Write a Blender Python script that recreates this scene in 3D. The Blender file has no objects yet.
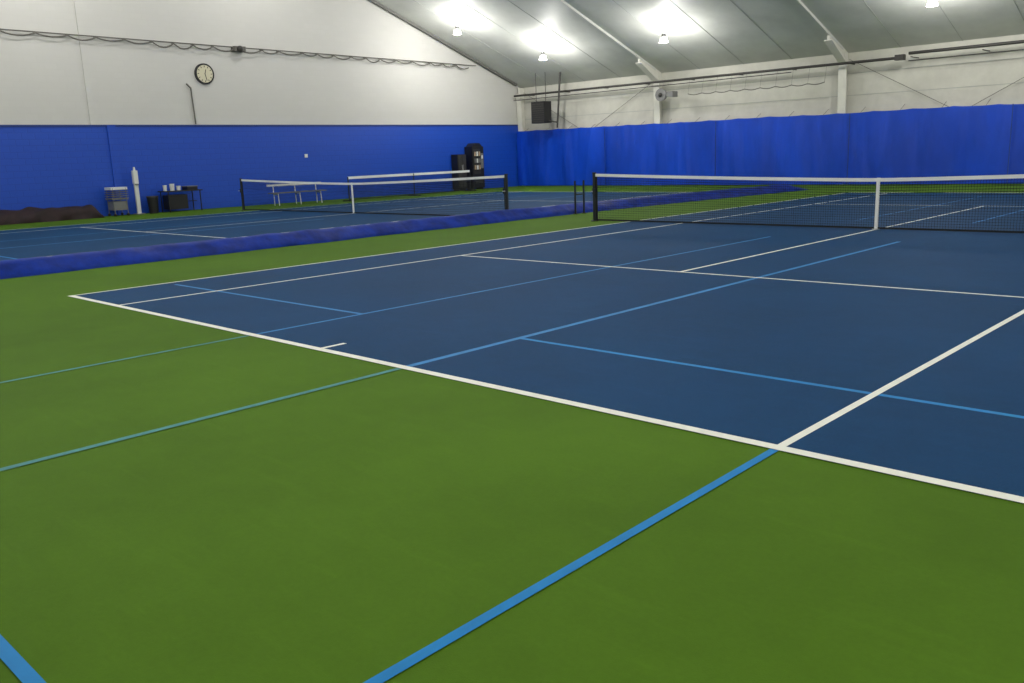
import bpy, bmesh, math, random
from mathutils import Vector, Matrix, noise
random.seed(4)
scene = bpy.context.scene
try:
    scene.view_settings.view_transform = 'Standard'
    scene.view_settings.look = 'None'
except Exception: pass

# ------------------------------------------------------------------ layout (metres)
XL, XR = -24.95, 12.0      # end walls
YF, YN = 29.6, -6.0       # side walls (far / near)
EAVE, RIDGE_Y = 4.85, 11.8
SLOPE = 0.36
RIDGE = EAVE + SLOPE*(YF-RIDGE_Y)
def ceil_z(y): return EAVE + SLOPE*((YF-y) if y > RIDGE_Y else (y-YN))
C2 = -15.58               # centre of second court

# ------------------------------------------------------------------ materials
def mat(name, col, rough=0.6, metal=0.0, var=0.0, vscale=3.0, bump=0.0, bscale=20.0, emit=None, estr=0, spec=0.5, stretch=None, scuff=0):
    m = bpy.data.materials.new(name); m.use_nodes = True
    nt = m.node_tree; b = nt.nodes['Principled BSDF']
    b.inputs['Base Color'].default_value = (*col, 1)
    b.inputs['Roughness'].default_value = rough
    b.inputs['Metallic'].default_value = metal
    b.inputs['Specular IOR Level'].default_value = spec
    tc = nt.nodes.new('ShaderNodeTexCoord')
    vec = tc.outputs['Object']
    if stretch:
        mp = nt.nodes.new('ShaderNodeMapping'); mp.inputs['Scale'].default_value = stretch
        nt.links.new(vec, mp.inputs['Vector']); vec = mp.outputs['Vector']
    cout = None
    if var > 0:
        n = nt.nodes.new('ShaderNodeTexNoise'); n.inputs['Scale'].default_value = vscale
        n.inputs['Detail'].default_value = 6; n.inputs['Roughness'].default_value = .6
        nt.links.new(vec, n.inputs['Vector'])
        r = nt.nodes.new('ShaderNodeValToRGB')
        r.color_ramp.elements[0].position = .32; r.color_ramp.elements[1].position = .68
        r.color_ramp.elements[0].color = (*[c*(1-var) for c in col], 1)
        r.color_ramp.elements[1].color = (*[min(1,c*(1+var)) for c in col], 1)
        nt.links.new(n.outputs['Fac'], r.inputs['Fac'])
        cout = r.outputs['Color']
        nt.links.new(cout, b.inputs['Base Color'])
    if scuff:
        # wear: fine mottling plus short directional scuffs
        for sc, rot, amt, lo, hi in (((5,5,5),0,scuff*.6,.35,.65),((1.2,9,1),.5,scuff,.56,.74),((40,40,40),0,scuff*.8,.3,.7)):
            mp = nt.nodes.new('ShaderNodeMapping'); mp.inputs['Scale'].default_value = sc; mp.inputs['Rotation'].default_value=(0,0,rot)
            nt.links.new(tc.outputs['Object'], mp.inputs['Vector'])
            n = nt.nodes.new('ShaderNodeTexNoise'); n.inputs['Scale'].default_value = 1; n.inputs['Detail'].default_value = 8
            n.inputs['Roughness'].default_value=.65
            nt.links.new(mp.outputs['Vector'], n.inputs['Vector'])
            r = nt.nodes.new('ShaderNodeMapRange')
            r.inputs['From Min'].default_value=lo; r.inputs['From Max'].default_value=hi
            r.inputs['To Min'].default_value=1-amt/2; r.inputs['To Max'].default_value=1+amt
            nt.links.new(n.outputs['Fac'], r.inputs['Value'])
            mx = nt.nodes.new('ShaderNodeVectorMath'); mx.operation='SCALE'
            nt.links.new(cout, mx.inputs[0]); nt.links.new(r.outputs['Result'], mx.inputs['Scale'])
            cout = mx.outputs['Vector']
        nt.links.new(cout, b.inputs['Base Color'])
    if bump > 0:
        n2 = nt.nodes.new('ShaderNodeTexNoise'); n2.inputs['Scale'].default_value = bscale
        n2.inputs['Detail'].default_value = 4
        nt.links.new(vec, n2.inputs['Vector'])
        bp = nt.nodes.new('ShaderNodeBump'); bp.inputs['Strength'].default_value = bump
        bp.inputs['Distance'].default_value = .02
        nt.links.new(n2.outputs['Fac'], bp.inputs['Height'])
        nt.links.new(bp.outputs['Normal'], b.inputs['Normal'])
    if emit:
        b.inputs['Emission Color'].default_value = (*emit, 1)
        b.inputs['Emission Strength'].default_value = estr
    return m

def block_mat(name, col, mortar, w, h, rough, bumpd):
    m = mat(name, col, rough)
    nt = m.node_tree; b = nt.nodes['Principled BSDF']
    tc = [n for n in nt.nodes if n.type == 'TEX_COORD'][0]
    sx = nt.nodes.new('ShaderNodeSeparateXYZ'); cb = nt.nodes.new('ShaderNodeCombineXYZ')
    nt.links.new(tc.outputs['Object'], sx.inputs[0])
    nt.links.new(sx.outputs['Y'], cb.inputs['X']); nt.links.new(sx.outputs['Z'], cb.inputs['Y'])
    br = nt.nodes.new('ShaderNodeTexBrick')
    br.inputs['Scale'].default_value = 1
    br.inputs['Brick Width'].default_value = w; br.inputs['Row Height'].default_value = h
    br.inputs['Mortar Size'].default_value = .012; br.inputs['Mortar Smooth'].default_value = .3
    br.inputs['Color1'].default_value = (*col, 1)
    br.inputs['Color2'].default_value = (*[c*.98 for c in col], 1)
    br.inputs['Mortar'].default_value = (*mortar, 1)
    nt.links.new(cb.outputs[0], br.inputs['Vector'])
    nt.links.new(br.outputs['Color'], b.inputs['Base Color'])
    bp = nt.nodes.new('ShaderNodeBump'); bp.invert = True
    bp.inputs['Distance'].default_value = bumpd; bp.inputs['Strength'].default_value = .6
    nt.links.new(br.outputs['Fac'], bp.inputs['Height'])
    nt.links.new(bp.outputs['Normal'], b.inputs['Normal'])
    return m

M_GREEN = mat('green_acrylic', (.068,.146,.009), .75, var=.12, vscale=.45, bump=.15, bscale=160, spec=.06, scuff=.06)
M_BLUE  = mat('blue_acrylic', (.002,.043,.128), .7, var=.12, vscale=.5, bump=.15, bscale=160, spec=.08, scuff=.09)
M_LINE  = mat('white_line_paint', (.80,.80,.74), .6, var=.05, vscale=8, spec=.2)
M_LB    = mat('light_blue_line_paint', (.006,.19,.50), .6, var=.08, vscale=6, spec=.15)
M_LB2   = mat('faded_blue_line_paint', (.02,.18,.46), .6, var=.12, vscale=6, spec=.15)
M_LBG   = mat('faded_teal_line_paint', (.055,.22,.23), .6, var=.12, vscale=6, spec=.15)
M_WHITEW = block_mat('white_block_wall', (.59,.58,.555), (.575,.565,.54), .4, .2, .75, .0006)
M_BLUEW = block_mat('blue_painted_block', (.002,.060,.47), (.002,.050,.41), .4, .2, .5, .003)
M_FARW  = mat('cream_insulation', (.53,.52,.465), .7, var=.10, vscale=1.2, bump=.3, bscale=3)
M_CEIL  = mat('ceiling_liner', (.54,.55,.52), .6, var=.10, vscale=.7, bump=.5, bscale=1.6)
M_SEAM  = mat('liner_seam', (.36,.37,.35), .7, var=.05)
M_STEEL = mat('painted_steel_cream', (.66,.65,.59), .5, var=.06)
M_STEELD= mat('gable_edge_steel', (.14,.14,.13), .5, var=.06)
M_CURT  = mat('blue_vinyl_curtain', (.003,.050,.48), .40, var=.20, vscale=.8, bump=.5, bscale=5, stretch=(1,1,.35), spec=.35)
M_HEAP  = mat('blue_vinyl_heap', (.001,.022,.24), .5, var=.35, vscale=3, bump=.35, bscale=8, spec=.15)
M_DARK  = mat('dark_pipe', (.035,.033,.03), .5, var=.1)
M_GREYC = mat('grey_cable', (.13,.125,.11), .7, var=.15)
M_BLACK = mat('black_plastic', (.008,.008,.01), .5, var=.1)
M_POST  = mat('net_post_green_black', (.01,.014,.016), .4, var=.1)
M_NET   = mat('black_net_cord', (.006,.007,.009), .8, var=.1)
M_TAPE  = mat('white_vinyl_tape', (.85,.85,.83), .5, var=.03)
M_WHITE = mat('white_plastic', (.7,.7,.68), .45, var=.04)
M_GREY  = mat('grey_plastic', (.16,.16,.16), .5, var=.1)
M_ALU   = mat('aluminium', (.5,.5,.5), .35, .8, var=.05)
M_RED   = mat('dark_red_fabric', (.016,.006,.008), .8, var=.5, vscale=4)
M_CLK   = mat('clock_face', (.62,.58,.42), .5, var=.02)
M_LAMP  = mat('lamp_glass', (.9,.9,.9), .3, var=.0, emit=(1,.98,.93), estr=9)
M_TAN   = mat('tan_panel', (.42,.30,.2), .5, var=.3, vscale=8)
M_EDGE  = mat('ledge_dark_blue', (.003,.03,.2), .5, var=.1)

# ------------------------------------------------------------------ mesh builder
class MB:
    def __init__(s, name): s.name=name; s.v=[]; s.f=[]; s.mi=[]; s.mats=[]; s.sm=[]
    def m(s, mt):
        if mt not in s.mats: s.mats.append(mt)
        return s.mats.index(mt)
    def add(s, vs, fs, mt, smooth=False):
        o=len(s.v); s.v+= [tuple(v) for v in vs]; k=s.m(mt)
        for f in fs: s.f.append([i+o for i in f]); s.mi.append(k); s.sm.append(smooth)
    def box(s, x0,x1,y0,y1,z0,z1, mt, M=None):
        vs=[Vector((x,y,z)) for z in (z0,z1) for y in (y0,y1) for x in (x0,x1)]
        if M: vs=[M@v for v in vs]
        s.add(vs,[(0,2,3,1),(4,5,7,6),(0,1,5,4),(2,6,7,3),(0,4,6,2),(1,3,7,5)],mt)
    def cyl(s, p,q,r,mt,n=10,r2=None):
        p=Vector(p);q=Vector(q);d=(q-p).normalized()
        a=Vector((0,0,1)) if abs(d.z)<.9 else Vector((1,0,0))
        u=d.cross(a).normalized(); w=d.cross(u); r2=r if r2 is None else r2
        vs=[p+(u*math.cos(t)+w*math.sin(t))*r for t in [2*math.pi*i/n for i in range(n)]]
        vs+=[q+(u*math.cos(t)+w*math.sin(t))*r2 for t in [2*math.pi*i/n for i in range(n)]]
        s.add(vs,[(i,(i+1)%n,n+(i+1)%n,n+i) for i in range(n)],mt,True)
        s.add(vs[:n],[tuple(range(n))],mt); s.add(vs[n:],[tuple(range(n))],mt)
    def tube(s, pts, r, mt, n=6):
        for a,b in zip(pts[:-1],pts[1:]): s.cyl(a,b,r,mt,n)
    def ball(s, c, r, mt, n=8, sc=(1,1,1)):
        vs=[];fs=[]
        for i in range(n+1):
            ph=math.pi*i/n
            for j in range(n*2):
                t=math.pi*j/n
                vs.append((c[0]+sc[0]*r*math.sin(ph)*math.cos(t),c[1]+sc[1]*r*math.sin(ph)*math.sin(t),c[2]+sc[2]*r*math.cos(ph)))
        for i in range(n):
            for j in range(n*2):
                a=i*n*2+j;b=i*n*2+(j+1)%(n*2)
                fs.append((a,a+n*2,b+n*2,b))
        s.add(vs,fs,mt,True)
    def prism(s, poly, axis, a, b, mt):
        n=len(poly)
        def P(t,p):
            return (t,p[0],p[1]) if axis=='x' else ((p[0],t,p[1]) if axis=='y' else (p[0],p[1],t))
        vs=[P(a,p) for p in poly]+[P(b,p) for p in poly]
        s.add(vs,[tuple(range(n)),tuple(range(2*n-1,n-1,-1))]+[(i,(i+1)%n,n+(i+1)%n,n+i) for i in range(n)],mt)
    def build(s, bevel=0):
        me=bpy.data.meshes.new(s.name); me.from_pydata(s.v,[],s.f)
        for m_ in s.mats: me.materials.append(m_)
        for i,p in enumerate(me.polygons): p.material_index=s.mi[i]; p.use_smooth=s.sm[i]
        bm=bmesh.new(); bm.from_mesh(me)
        bmesh.ops.recalc_face_normals(bm,faces=bm.faces); bm.to_mesh(me); bm.free()
        me.update()
        o=bpy.data.objects.new(s.name,me); scene.collection.objects.link(o)
        if bevel:
            bv=o.modifiers.new('bevel','BEVEL'); bv.width=bevel; bv.segments=2; bv.limit_method='ANGLE'
        return o

# ------------------------------------------------------------------ floor and courts
f=MB('floor'); f.box(XL-.3,XR+.3,YN-.3,YF+.3,-.2,0,M_GREEN); f.build()

def court(cx, name):
    m=MB(name)
    m.box(cx-5.50,cx+5.50,-.02,23.79,0.0,.003,M_BLUE)
    w=.05; zc=[.0050]
    def L(x0,x1,y0,y1,mt=M_LINE,zt=None,sk=0):
        if zt is None: zc[0]+=.00012; zt=zc[0]
        m.add([(x0+sk,y0,zt),(x1+sk,y0,zt),(x1,y1,zt),(x0,y1,zt)],[(0,1,2,3)],mt)
    # overlay lines (junior / pickleball)
    for i,(x0,x1,y0,y1,mt,sk) in enumerate([
        (cx-5.25,cx-1.1,1.245,1.295,M_LB2,0),(cx+1.1,cx+5.4,1.27,1.32,M_LB,0),
        (cx-1.13,cx-1.085,.04,10.05,M_LB2,0),(cx+1.045,cx+1.11,.04,10.05,M_LB2,0),
        (cx-1.13,cx-1.09,13.7,22,M_LB2,0),(cx+1.055,cx+1.105,13.7,22,M_LB2,0),
        (cx-1.13,cx-1.085,-3.35,-.03,M_LBG,0),(cx+1.05,cx+1.105,-3.35,-.03,M_LBG,0),
        (cx+4.09,cx+4.137,-3.31,-.03,M_LB,.055),(cx-1.15,cx+4.19,-3.375,-3.325,M_LB,0)]):
        L(x0,x1,y0,y1,mt,.0035+i*.0001,sk)
    for sx in (-1,1):
        L(cx+sx*5.485-w/2,cx+sx*5.485+w/2,-.02,23.80)
        L(cx+sx*4.115-w/2,cx+sx*4.115+w/2,0,23.77)
    for y in (5.485,18.285): L(cx-4.115,cx+4.115,y-w/2,y+w/2)
    L(cx-w/2,cx+w/2,5.485,18.285)
    L(cx-w/2-.04,cx+w/2-.04,0.0,.28); L(cx-w/2,cx+w/2,23.45,23.74)
    L(cx-5.51,cx+5.51,-.03,.045)
    L(cx-5.51,cx+5.51,23.73,23.81)
    return m.build()
court(0,'tennis_court_surface'); court(C2,'tennis_court_surface')

# ------------------------------------------------------------------ nets
def tennis_net(cx, yy=11.885):
    m=MB('tennis_net'); G=.0066
    H=lambda x:.914+(1.07-.914)*(abs(x-cx)/6.4)**1.3
    for sx in (-1,1):
        X=cx+sx*6.4
        m.cyl((X,yy,0),(X,yy,1.08),.042,M_POST,14); m.cyl((X,yy,1.08),(X,yy,1.10),.05,M_POST,14)
        m.cyl((X,yy,0),(X,yy,.02),.09,M_POST,14)
        m.box(X-.03*sx-.03,X-.03*sx+.03,yy-.08,yy-.03,.62,.75,M_POST)
        m.cyl((X,yy-.14,.68),(X,yy-.05,.68),.012,M_ALU,6)
    xs=[cx-6.36+i*(12.72/48) for i in range(49)]
    for a,b in zip(xs[:-1],xs[1:]):
        vs=[]
        for dy in(-.012,.012):
            vs+=[(a,yy+dy,H(a)-.062),(b,yy+dy,H(b)-.062),(b,yy+dy,H(b)),(a,yy+dy,H(a))]
        m.add(vs,[(0,1,2,3),(7,6,5,4),(3,2,6,7),(0,4,5,1)],M_TAPE)
    n=int(12.72/.045); r=.0024
    for i in range(n+1):
        x=cx-6.36+12.72*i/n; h=H(x)-.03
        m.add([(x-r,yy,.03),(x+r,yy,.03),(x+r,yy,h),(x-r,yy,h)],[(0,1,2,3)],M_NET)
    for k in range(20):
        fz=k/19
        for j,(a,b) in enumerate(zip(xs[:-1],xs[1:])):
            za=.04+(H(a)-.08)*fz; zb=.04+(H(b)-.08)*fz
            m.add([(a,yy+.001,za-r),(b,yy+.001,zb-r),(b,yy+.001,zb+r),(a,yy+.001,za+r)],[(0,1,2,3)],M_NET)
    for k in range(6):
        for a,b in zip(xs[:-1],xs[1:]):
            za=H(a)-.085-k*.045; zb=H(b)-.085-k*.045; r2=.003
            m.add([(a,yy-.002,za-r2),(b,yy-.002,zb-r2),(b,yy-.002,zb+r2),(a,yy-.002,za+r2)],[(0,1,2,3)],M_NET)
    m.box(cx-6.36,cx+6.36,yy-.004,yy+.004,.015,.05,M_NET)
    for sx in(-1,1): m.box(cx+sx*6.34-.025,cx+sx*6.34+.025,yy-.005,yy+.005,.02,1.02,M_NET)
    m.box(cx-.028,cx+.028,yy-.016,yy+.016,G,.92,M_TAPE)
    m.box(cx-.06,cx+.06,yy-.03,yy+.03,G,.02,M_ALU)
    return m.build()
tennis_net(0); tennis_net(C2)

m=MB('portable_net')
A=Vector((-22.5,16.8,0)); B=Vector((-23.3,24.2,0)); d=(B-A).normalized()
for P in (A,B,(A+B)/2):
    m.cyl(P,P+Vector((0,0,.95)),.025,M_POST,8)
    nrm=Vector((d.y,-d.x,0))
    m.cyl(P-nrm*.35+Vector((0,0,.025)),P+nrm*.35+Vector((0,0,.025)),.022,M_POST,8)
def strip(m,P,Q,z0,z1,t,mt):
    nrm=(Q-P).normalized(); nrm=Vector((nrm.y,-nrm.x,0))*t
    vs=[P-nrm,Q-nrm,Q+nrm,P+nrm]
    vv=[Vector((v.x,v.y,z0)) for v in vs]+[Vector((v.x,v.y,z1)) for v in vs]
    m.add(vv,[(0,1,2,3),(7,6,5,4),(0,4,5,1),(1,5,6,2),(2,6,7,3),(3,7,4,0)],mt)
strip(m,A,B,.86,.96,.012,M_TAPE)
strip(m,A,B,.05,.08,.006,M_NET)
for i in range(150):
    P=A.lerp(B,i/149); m.cyl(P+Vector((0,0,.06)),P+Vector((0,0,.9)),.003,M_NET,3)
for k in range(17):
    z=.08+k*.047; strip(m,A,B,z-.003,z+.003,.002,M_NET)
m.build()

# ------------------------------------------------------------------ collapsed divider curtain
def heap():
    m=MB('divider_curtain')
    ny=520; nc=18; y0,y1=-5.0,25.5
    vs=[];fs=[]
    for i in range(ny+1):
        y=y0+(y1-y0)*i/ny
        t=(y-y0)/(y1-y0)
        cx=-8.76+.05*noise.noise((y*.35,3,0))+(max(0,(y-13))/12.5)**1.5*.8
        w=.28+.05*noise.noise((y*.9,7,1)); h=.235+.02*noise.noise((y*.5,1,5))+.012*noise.noise((y*2.2,4,2))
        if t>.97: h*=(1-t)/.03*.8+.2
        for j in range(nc+1):
            a=math.pi*j/nc
            k=1+.09*noise.noise((y*2.0,math.cos(a)*1.6,math.sin(a)*1.6+9))+.05*noise.noise((y*6,math.cos(a)*4,math.sin(a)*4))
            ca=math.cos(a); sa=math.sin(a)
            # upright folded band with a flared skirt lying on the floor
            prof=sa**1.5 if sa<.8 else sa**1.2
            vs.append((cx+(abs(ca)**2.0)*math.copysign(1,ca)*w*k+.05*ca,y+.03*noise.noise((y*5,a*2,2)),max(0,prof*h*(.5+.5*k)+.012*(sa>0.05))))
    for i in range(ny):
        for j in range(nc):
            a=i*(nc+1)+j; fs.append((a,a+1,a+nc+2,a+nc+1))
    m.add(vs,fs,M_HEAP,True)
    return m.build()
heap()

# ------------------------------------------------------------------ walls
g=[(YN,0),(YF,0),(YF,EAVE),(RIDGE_Y,RIDGE),(YN,EAVE)]
w=MB('wall_left'); BT=3.06
w.prism([(YN,BT),(YF,BT),(YF,EAVE),(RIDGE_Y,RIDGE),(YN,EAVE)],'x',XL-.3,XL,M_WHITEW)
w.box(XL-.3,XL+.03,YN,YF,0,BT-.06,M_BLUEW)
w.box(XL-.3,XL+.06,YN,YF,BT-.06,BT,M_EDGE)
w.box(XL,XL+.08,8.72,9.0,0,BT-.02,M_BLUEW)
w.box(XL,XL+.04,8.20,8.50,BT,9.6,M_WHITEW)
w.build()
w=MB('wall_right'); w.prism(g,'x',XR,XR+.3,M_WHITEW); w.build()
w=MB('wall_far'); w.box(XL-.3,XR+.3,YF,YF+.3,0,EAVE,M_FARW)
for z in (3.3,4.1):
    w.box(XL,XR,YF-.012,YF,z-.01,z+.01,M_SEAM)
w.build()
w=MB('wall_near'); w.box(XL-.3,XR+.3,YN-.3,YN,0,EAVE,M_FARW); w.build()
c=MB('ceiling')
for ya,yb in ((YF,RIDGE_Y),(YN,RIDGE_Y)):
    c.prism([(ya,EAVE),(yb,RIDGE),(yb,RIDGE+.2),(ya,EAVE+.2)],'x',XL-.3,XR+.3,M_CEIL)
c.build()
c=MB('trim_ceiling_seams')
x=XL+2.1
while x<XR:
    for ya,yb in ((YF,RIDGE_Y),(YN,RIDGE_Y)):
        c.prism([(ya,EAVE),(yb,RIDGE),(yb,RIDGE-.012),(ya,EAVE-.012)],'x',x-.007,x+.007,M_SEAM)
    x+=2.075
c.build()

# ------------------------------------------------------------------ steel frames
for X in (-24.75,-16.5,-8.2,.1,8.4):
    m=MB('steel_frame')
    end = X < -24
    MF = M_STEELD if end else M_CEIL
    for s_ in (1,-1):
        yw = YF if s_>0 else YN
        Y=lambda d: yw - s_*d
        cz=lambda d: EAVE+SLOPE*d
        dz = .10
        m.prism([(Y(.5),cz(.5)-dz),(Y(17.75),cz(17.75)-dz),(Y(17.75),cz(17.75)-.0),(Y(.5),cz(.5))],'x',X-.05,X+.05,MF)
        m.prism([(Y(.02),0),(Y(.2),0),(Y(.36),EAVE-.3),(Y(.36),EAVE),(Y(.02),EAVE-.03)],'x',X-.05,X+.05,M_STEEL)
        m.prism([(Y(.18),0),(Y(.22),0),(Y(.40),EAVE-.32),(Y(.36),EAVE-.30)],'x',X-.15,X+.15,M_STEEL)
        if not end:
            m.prism([(Y(.36),EAVE-.35),(Y(1.7),cz(1.7)-.24),(Y(1.7),cz(1.7)),(Y(.02),EAVE)],'x',X-.04,X+.04,M_STEEL)
            m.prism([(Y(.36),EAVE-.35),(Y(.36),EAVE-.40),(Y(1.72),cz(1.7)-.28),(Y(1.7),cz(1.7)-.24)],'x',X-.15,X+.15,M_STEEL)
    m.build()

m=MB('eave_pipe')
m.cyl((XL+.3,28.8,4.42),(-5.9,28.8,4.42),.05,M_DARK,8)
m.cyl((XL+.3,28.75,4.20),(-10,28.75,4.28),.02,M_DARK,6)
m.box(-6.1,-5.8,28.65,28.9,4.33,4.52,M_DARK)
m.cyl((-5.7,28.9,4.55),(XR-.2,28.9,4.55),.055,M_DARK,8)
m.cyl((-5.7,28.9,4.3),(XR-.2,28.9,4.3),.02,M_DARK,6)
x=-24
while x<11:
    m.cyl((x,28.82,4.42),(x,29.59,4.42),.018,M_DARK,6); x+=2.3
m.build()
m=MB('cross_bracing')
for a,b in ((-24.6,-16.65),(-8.05,-.05)):
    m.cyl((a,29.45,4.6),(b,29.5,.3),.010,M_GREYC,6); m.cyl((a,29.5,.3),(b,29.45,4.6),.010,M_GREYC,6)
m.build()
m=MB('hanging_cable')
pts=[]
for i in range(60):
    t=i/59; x=-14.5+5.9*t
    pts.append((x,28.6,3.80-.06*abs(math.sin(t*math.pi*9))))
m.tube(pts,.018,M_GREYC,5)
for i in range(10): m.cyl((-14.5+5.9*i/9,28.6,3.78),(-14.5+5.9*i/9,28.74,4.38),.005,M_GREYC,4)
m.build()

# ------------------------------------------------------------------ blue perimeter curtain (far wall)
m=MB('perimeter_curtain')
nx=620; nz=14; x0,x1=XL+.1,XR-.2
vs=[];fs=[]
for i in range(nx+1):
    x=x0+(x1-x0)*i/nx
    top=2.74-.03*math.sin(abs(math.sin((x-x0)*math.pi/1.38))*1.3)+.04*noise.noise((x*.3,0,0))-.004*(x+25)
    for k in range(nz+1):
        z=.02+(top-.02)*k/nz
        y=29.1+.07*noise.noise((x*1.1,z*.25,0))+.045*noise.noise((x*3.4,z*.5,3))*(1.1-k/nz*.3)+.09*noise.noise((x*.25,0,8))
        vs.append((x,y,z))
for i in range(nx):
    for k in range(nz):
        a=i*(nz+1)+k; fs.append((a,a+1,a+nz+2,a+nz+1))
m.add(vs,fs,M_CURT,True)
for x in (-19.2,-13.4,-7.75,-2.3): m.box(x-.012,x+.012,28.985,29.01,.03,2.62,M_EDGE)
for i in range(26):
    x=XL+.5+i*1.42; m.cyl((x,29.1,2.62),(x,29.58,2.85),.008,M_DARK,4)
m.build()

# ------------------------------------------------------------------ cable run on end wall
m=MB('cable_run')
m.cyl((XL+.12,-1,5.985),(XL+.12,26.4,5.78),.022,M_GREYC,6)
pts=[]; y=-1
rnd=random.Random(2)
while y<25.6:
    span=rnd.uniform(.7,1.1); sag=rnd.uniform(.07,.17); zt=6.01-.0073*(y-YN)
    for k in range(6):
        t=k/6; pts.append((XL+.14+.05*rnd.random(),y+span*t,zt-.03-sag*4*t*(1-t)))
    m.cyl((XL+.002,y,zt),(XL+.14,y,zt),.018,M_DARK,5)
    y+=span
m.tube(pts,.026,M_GREYC,5)
m.box(XL+.002,XL+.28,13.7,14.15,5.72,5.9,M_GREYC)
m.ball((XL+.3,13.9,5.8),.12,M_DARK,8)
m.build()
m=MB('conduit')
m.cyl((XL+.06,11.95,3.08),(XL+.06,11.9,4.35),.028,M_GREYC,6)
m.cyl((XL+.06,11.9,4.35),(XL+.06,11.75,4.5),.028,M_GREYC,6)
m.build()

m=MB('clock')
cy,cz_=12.5,4.87
m.cyl((XL,cy,cz_),(XL+.08,cy,cz_),.37,M_BLACK,32)
m.cyl((XL+.08,cy,cz_),(XL+.085,cy,cz_),.31,M_CLK,32)
for k in range(12):
    a=k*math.pi/6; c_,s_=math.cos(a),math.sin(a)
    Mx=Matrix.Translation((XL+.088,cy+.26*s_,cz_+.26*c_))@Matrix.Rotation(-a,4,'X')
    m.box(-.002,.002,-.012,.012,-.03,.03,M_BLACK,Mx)
for a,l in ((.3,.16),(2.9,.24)):
    Mx=Matrix.Translation((XL+.092,cy,cz_))@Matrix.Rotation(-a,4,'X')
    m.box(-.002,.002,-.012,.012,-.02,l,M_BLACK,Mx)
m.build()

# ------------------------------------------------------------------ lamps
def lamp(x,y,power=200,upw=240):
    z=ceil_z(y)
    e=bpy.data.objects.new('pendant_light',None); scene.collection.objects.link(e); e.location=(x,y,z)
    m=MB('fixture')
    m.cyl((0,0,0.03),(0,0,-.60),.014,M_GREY,8)
    m.cyl((0,0,-.54),(0,0,-.66),.07,M_GREY,14,.09)
    m.cyl((0,0,-.66),(0,0,-.69),.10,M_ALU,14,.14)
    m.cyl((0,0,-.69),(0,0,-.86),.12,M_LAMP,18,.17)
    o=m.build(); o.parent=e
    for nm,pw,dz in (('lamp_light',power,-1.0),('up_light',upw,-.50)):
        l=bpy.data.lights.new(nm,'POINT'); l.energy=pw; l.color=(1,.98,.93); l.shadow_soft_size=.08
        lo=bpy.data.objects.new(nm,l); scene.collection.objects.link(lo); lo.parent=e; lo.location=(0,0,dz)
for p in [(-21.8,22.4),(-19.7,25.4),(-13.5,25.3),(-3.8,25.3),(3.5,25.3)]: lamp(*p)
for x in (-21.5,-14,-6.5,1,8):
    for y in (14.5,6.5,-1.5): lamp(x,y,270,60)

# ------------------------------------------------------------------ far-wall fixtures
m=MB('unit_heater')
hx,hz=-22.4,3.5
m.box(hx-.42,hx+.42,28.0,28.5,hz-.5,hz+.5,M_BLACK)
for k in range(9): m.box(hx-.38,hx+.38,27.98,28.0,hz-.44+k*.1,hz-.40+k*.1,M_DARK)
m.cyl((hx-.3,28.25,hz+.5),(hx-.3,28.25,ceil_z(28.25)-.01),.015,M_DARK,6); m.cyl((hx+.3,28.25,hz+.5),(hx+.3,28.25,ceil_z(28.25)-.01),.015,M_DARK,6)
m.cyl((hx+.85,28.4,2.75),(hx+1.1,28.4,ceil_z(28.4)-.02),.045,M_DARK,8)
m.cyl((hx+.42,28.3,3.1),(hx+.89,28.4,3.0),.03,M_DARK,8)
m.build()
m=MB('ventilation_fan')
fx,fz=-15.8,3.85
m.cyl((fx,28.7,fz),(fx,28.5,fz),.22,M_GREY,18,.27)
m.ball((fx,28.48,fz),.09,M_DARK,6)
for k in range(4):
    a=k*math.pi/2+.4
    Mx=Matrix.Translation((fx,28.48,fz))@Matrix.Rotation(a,4,'Y')@Matrix.Rotation(.4,4,'Z')
    m.box(.05,.23,-.005,.005,-.06,.06,M_DARK,Mx)
m.cyl((fx,28.7,fz),(fx,29.59,fz),.04,M_DARK,8)
m.box(fx+.3,fx+.6,28.5,28.9,fz-.12,fz+.12,M_GREY)
m.cyl((fx+.2,28.6,fz),(fx+.4,28.6,fz),.05,M_GREY,8)
m.build()

# ------------------------------------------------------------------ end-wall objects
m=MB('rolled_windscreen')
vs=[];fs=[];n=80;nc=12
for i in range(n+1):
    y=2.5+5.4*i/n
    for j in range(nc+1):
        a=math.pi*j/nc
        k=1+.3*noise.noise((y*2,math.cos(a)*2,math.sin(a)*2))
        e_=min(1,min(i,n-i)/4+.15)
        vs.append((-24.40+math.cos(a)*.38*k,y,max(0,math.sin(a)*.42*k*e_)))
for i in range(n):
    for j in range(nc):
        a=i*(nc+1)+j; fs.append((a,a+1,a+nc+2,a+nc+1))
m.add(vs,fs,M_RED,True); m.build()

m=MB('ball_cart')
x,y=-24.4,8.55
for sx in(-.25,.25):
    for sy in(-.22,.22):
        m.cyl((x+sx,y+sy,.08),(x+sx,y+sy,.95),.014,M_GREY,6); m.ball((x+sx,y+sy,.05),.05,M_BLACK,6)
m.box(x-.28,x+.28,y-.28,y+.28,.55,.58,M_GREY)
for k in range(5):
    z=.6+.07*k
    for a,b in (((x-.28,y-.28),(x+.28,y-.28)),((x+.28,y-.28),(x+.28,y+.28)),((x+.28,y+.28),(x-.28,y+.28)),((x-.28,y+.28),(x-.28,y-.28))):
        m.cyl((*a,z),(*b,z),.012,M_GREY,5)
m.box(x-.26,x+.26,y-.28,y+.28,.88,.97,M_WHITE)
m.box(x-.24,x+.24,y-.24,y+.24,.2,.5,M_GREY)
m.build(.005)

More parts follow.
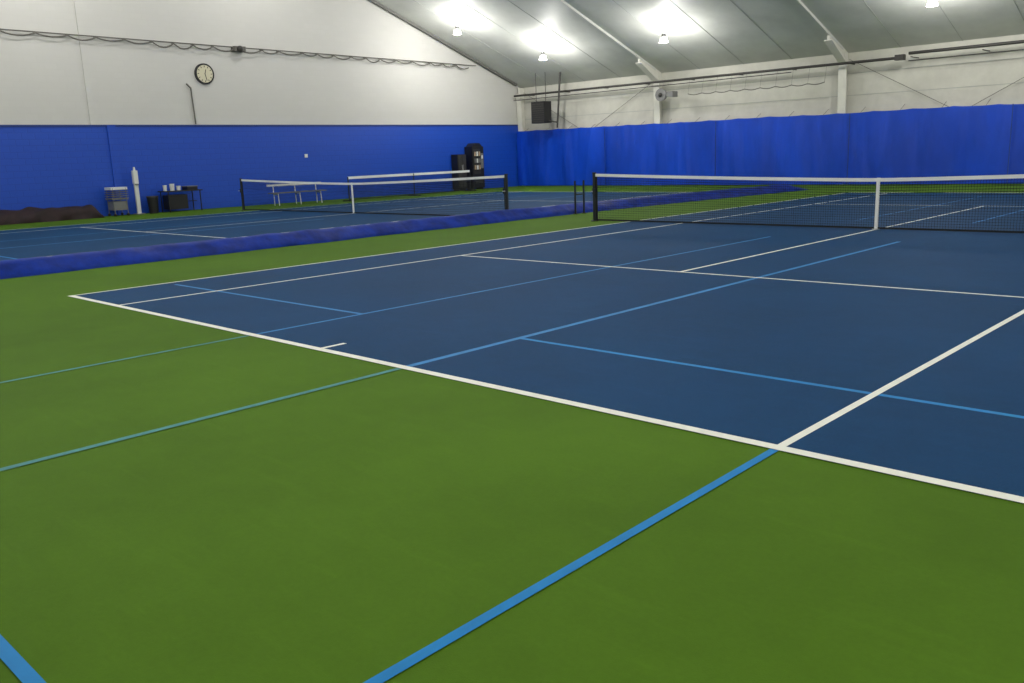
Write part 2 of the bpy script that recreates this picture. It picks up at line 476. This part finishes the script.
m=MB('sanitizer_stand')
x,y=-24.5,9.3
m.cyl((x,y,0),(x,y,.03),.2,M_GREY,20)
m.box(x-.045,x+.045,y-.065,y+.065,.03,1.12,M_WHITE)
m.box(x-.07,x+.07,y-.08,y+.08,1.05,1.5,M_WHITE)
m.box(x-.02,x+.12,y-.05,y+.05,1.0,1.05,M_GREY)
m.cyl((x,y,1.5),(x,y,1.62),.045,M_WHITE,10,.03)
m.build(.008)

m=MB('folding_table')
x,y0,y1=-24.4,10.15,11.5
m.box(x-.35,x+.35,y0,y1,.71,.75,M_BLACK)
for sx in(-.3,.3):
    for yy in(y0+.08,y1-.08): m.cyl((x+sx,yy,0),(x+sx,yy,.71),.02,M_BLACK,8)
m.cyl((x,y0+.08,.35),(x,y1-.08,.35),.015,M_BLACK,6)
m.box(x-.25,x+.25,y0+.12,y1-.55,.10,.60,M_BLACK)
m.build()
m=MB('paper_cup_stack')
for k,(dy,h,r) in enumerate([(.12,.2,.07),(.36,.24,.09),(.62,.16,.08)]):
    m.cyl((x+.05*(k%2),y0+dy,.75),(x+.05*(k%2),y0+dy,.75+h),r*.8,M_WHITE,12,r)
m.build()
m=MB('storage_tub')
m.box(x-.2,x+.2,y1-.5,y1-.1,.75,.86,M_BLACK); m.box(x-.22,x+.22,y1-.52,y1-.08,.86,.89,M_GREY); m.build(.01)
m=MB('waste_bin')
m.cyl((x,9.78,0),(x,9.78,.55),.15,M_BLACK,16,.19); m.cyl((x,9.78,.55),(x,9.78,.6),.2,M_DARK,16); m.build()

m=MB('courtside_bench')
x,y0,y1=-23.3,13.8,16.2
m.box(x-.18,x+.18,y0,y1,.45,.49,M_GREY)
m.box(x-.22,x-.18,y0,y1,.72,.80,M_WHITE)
for yy in(y0+.25,(y0+y1)/2,y1-.25):
    m.cyl((x-.16,yy,0),(x-.2,yy,.8),.02,M_WHITE,6); m.cyl((x+.16,yy,0),(x+.12,yy,.45),.02,M_WHITE,6)
    m.cyl((x-.16,yy,.42),(x+.14,yy,.42),.018,M_WHITE,6)
m.build()

# two dark machines near the corner
m=MB('equipment_cabinet')
x=-24.6
m.box(x-.28,x+.15,24.55,25.1,.08,1.68,M_BLACK)
m.box(x+.15,x+.18,24.58,24.81,.15,1.63,M_DARK); m.box(x+.15,x+.18,24.83,25.07,.15,1.63,M_DARK)
m.cyl((x+.20,24.79,.95),(x+.20,24.79,1.2),.012,M_ALU,6); m.cyl((x+.20,24.85,.95),(x+.20,24.85,1.2),.012,M_ALU,6)
for yy in(24.62,25.03): m.box(x-.25,x+.12,yy-.03,yy+.03,0,.08,M_DARK)
m.build(.01)
m=MB('vending_machine')
x=-24.62
m.box(x-.28,x+.25,25.45,26.2,.08,2.02,M_BLACK)
m.prism([(25.5,2.02),(26.15,2.02),(25.98,2.18),(25.68,2.18)],'x',x-.25,x+.23,M_BLACK)
m.box(x+.25,x+.27,25.52,25.95,.75,1.9,M_DARK)
for k,(zz,mt) in enumerate(((1.58,M_TAN),(1.26,M_GREY),(.95,M_TAN))):
    for j in range(3): m.cyl((x+.29,25.59+j*.145,zz),(x+.29,25.59+j*.145,zz+.2),.04,mt if j!=1 else M_WHITE,10)
    m.box(x+.27,x+.33,25.52,25.95,zz-.03,zz,M_DARK)
m.box(x+.25,x+.27,25.99,26.16,1.0,1.7,M_GREY); m.box(x+.27,x+.28,26.02,26.13,1.45,1.6,M_WHITE)
m.box(x+.25,x+.27,25.6,26.05,.3,.5,M_DARK)
for yy in(25.52,26.13): m.box(x-.25,x+.2,yy-.03,yy+.03,0,.08,M_DARK)
m.build(.01)
m=MB('light_switch'); m.box(XL+.03,XL+.06,16.5,16.64,1.76,1.90,M_WHITE); m.build(.004)
m=MB('curtain_winch_post')
for yy,xx in((13.55,-8.34),(13.9,-8.34)):
    m.cyl((xx,yy,0),(xx,yy,.85),.025,M_POST,8); m.cyl((xx,yy,0),(xx,yy,.02),.06,M_POST,12)
m.cyl((-8.34,13.55,.5),(-8.34,13.9,.5),.02,M_POST,6)
m.build()

# ------------------------------------------------------------------ camera
cam=bpy.data.cameras.new('camera'); co=bpy.data.objects.new('camera',cam); scene.collection.objects.link(co)
yw,pt,rl,fp=-.7651,-.2099,-.0366,872.5
fw=Vector((math.sin(yw)*math.cos(pt),math.cos(yw)*math.cos(pt),math.sin(pt)))
rt=Vector((math.cos(yw),-math.sin(yw),0)); up=rt.cross(fw)
r2=rt*math.cos(rl)+up*math.sin(rl); u2=-rt*math.sin(rl)+up*math.cos(rl)
Mx=Matrix(((r2.x,u2.x,-fw.x,6.1213),(r2.y,u2.y,-fw.y,-4.0526),(r2.z,u2.z,-fw.z,1.5413),(0,0,0,1)))
co.matrix_world=Mx; cam.sensor_width=36; cam.lens=fp/1024*36; cam.clip_end=200
scene.camera=co
wd=bpy.data.worlds.new('world'); scene.world=wd; wd.use_nodes=True
wd.node_tree.nodes['Background'].inputs[0].default_value=(.5,.55,.6,1); wd.node_tree.nodes['Background'].inputs[1].default_value=.1
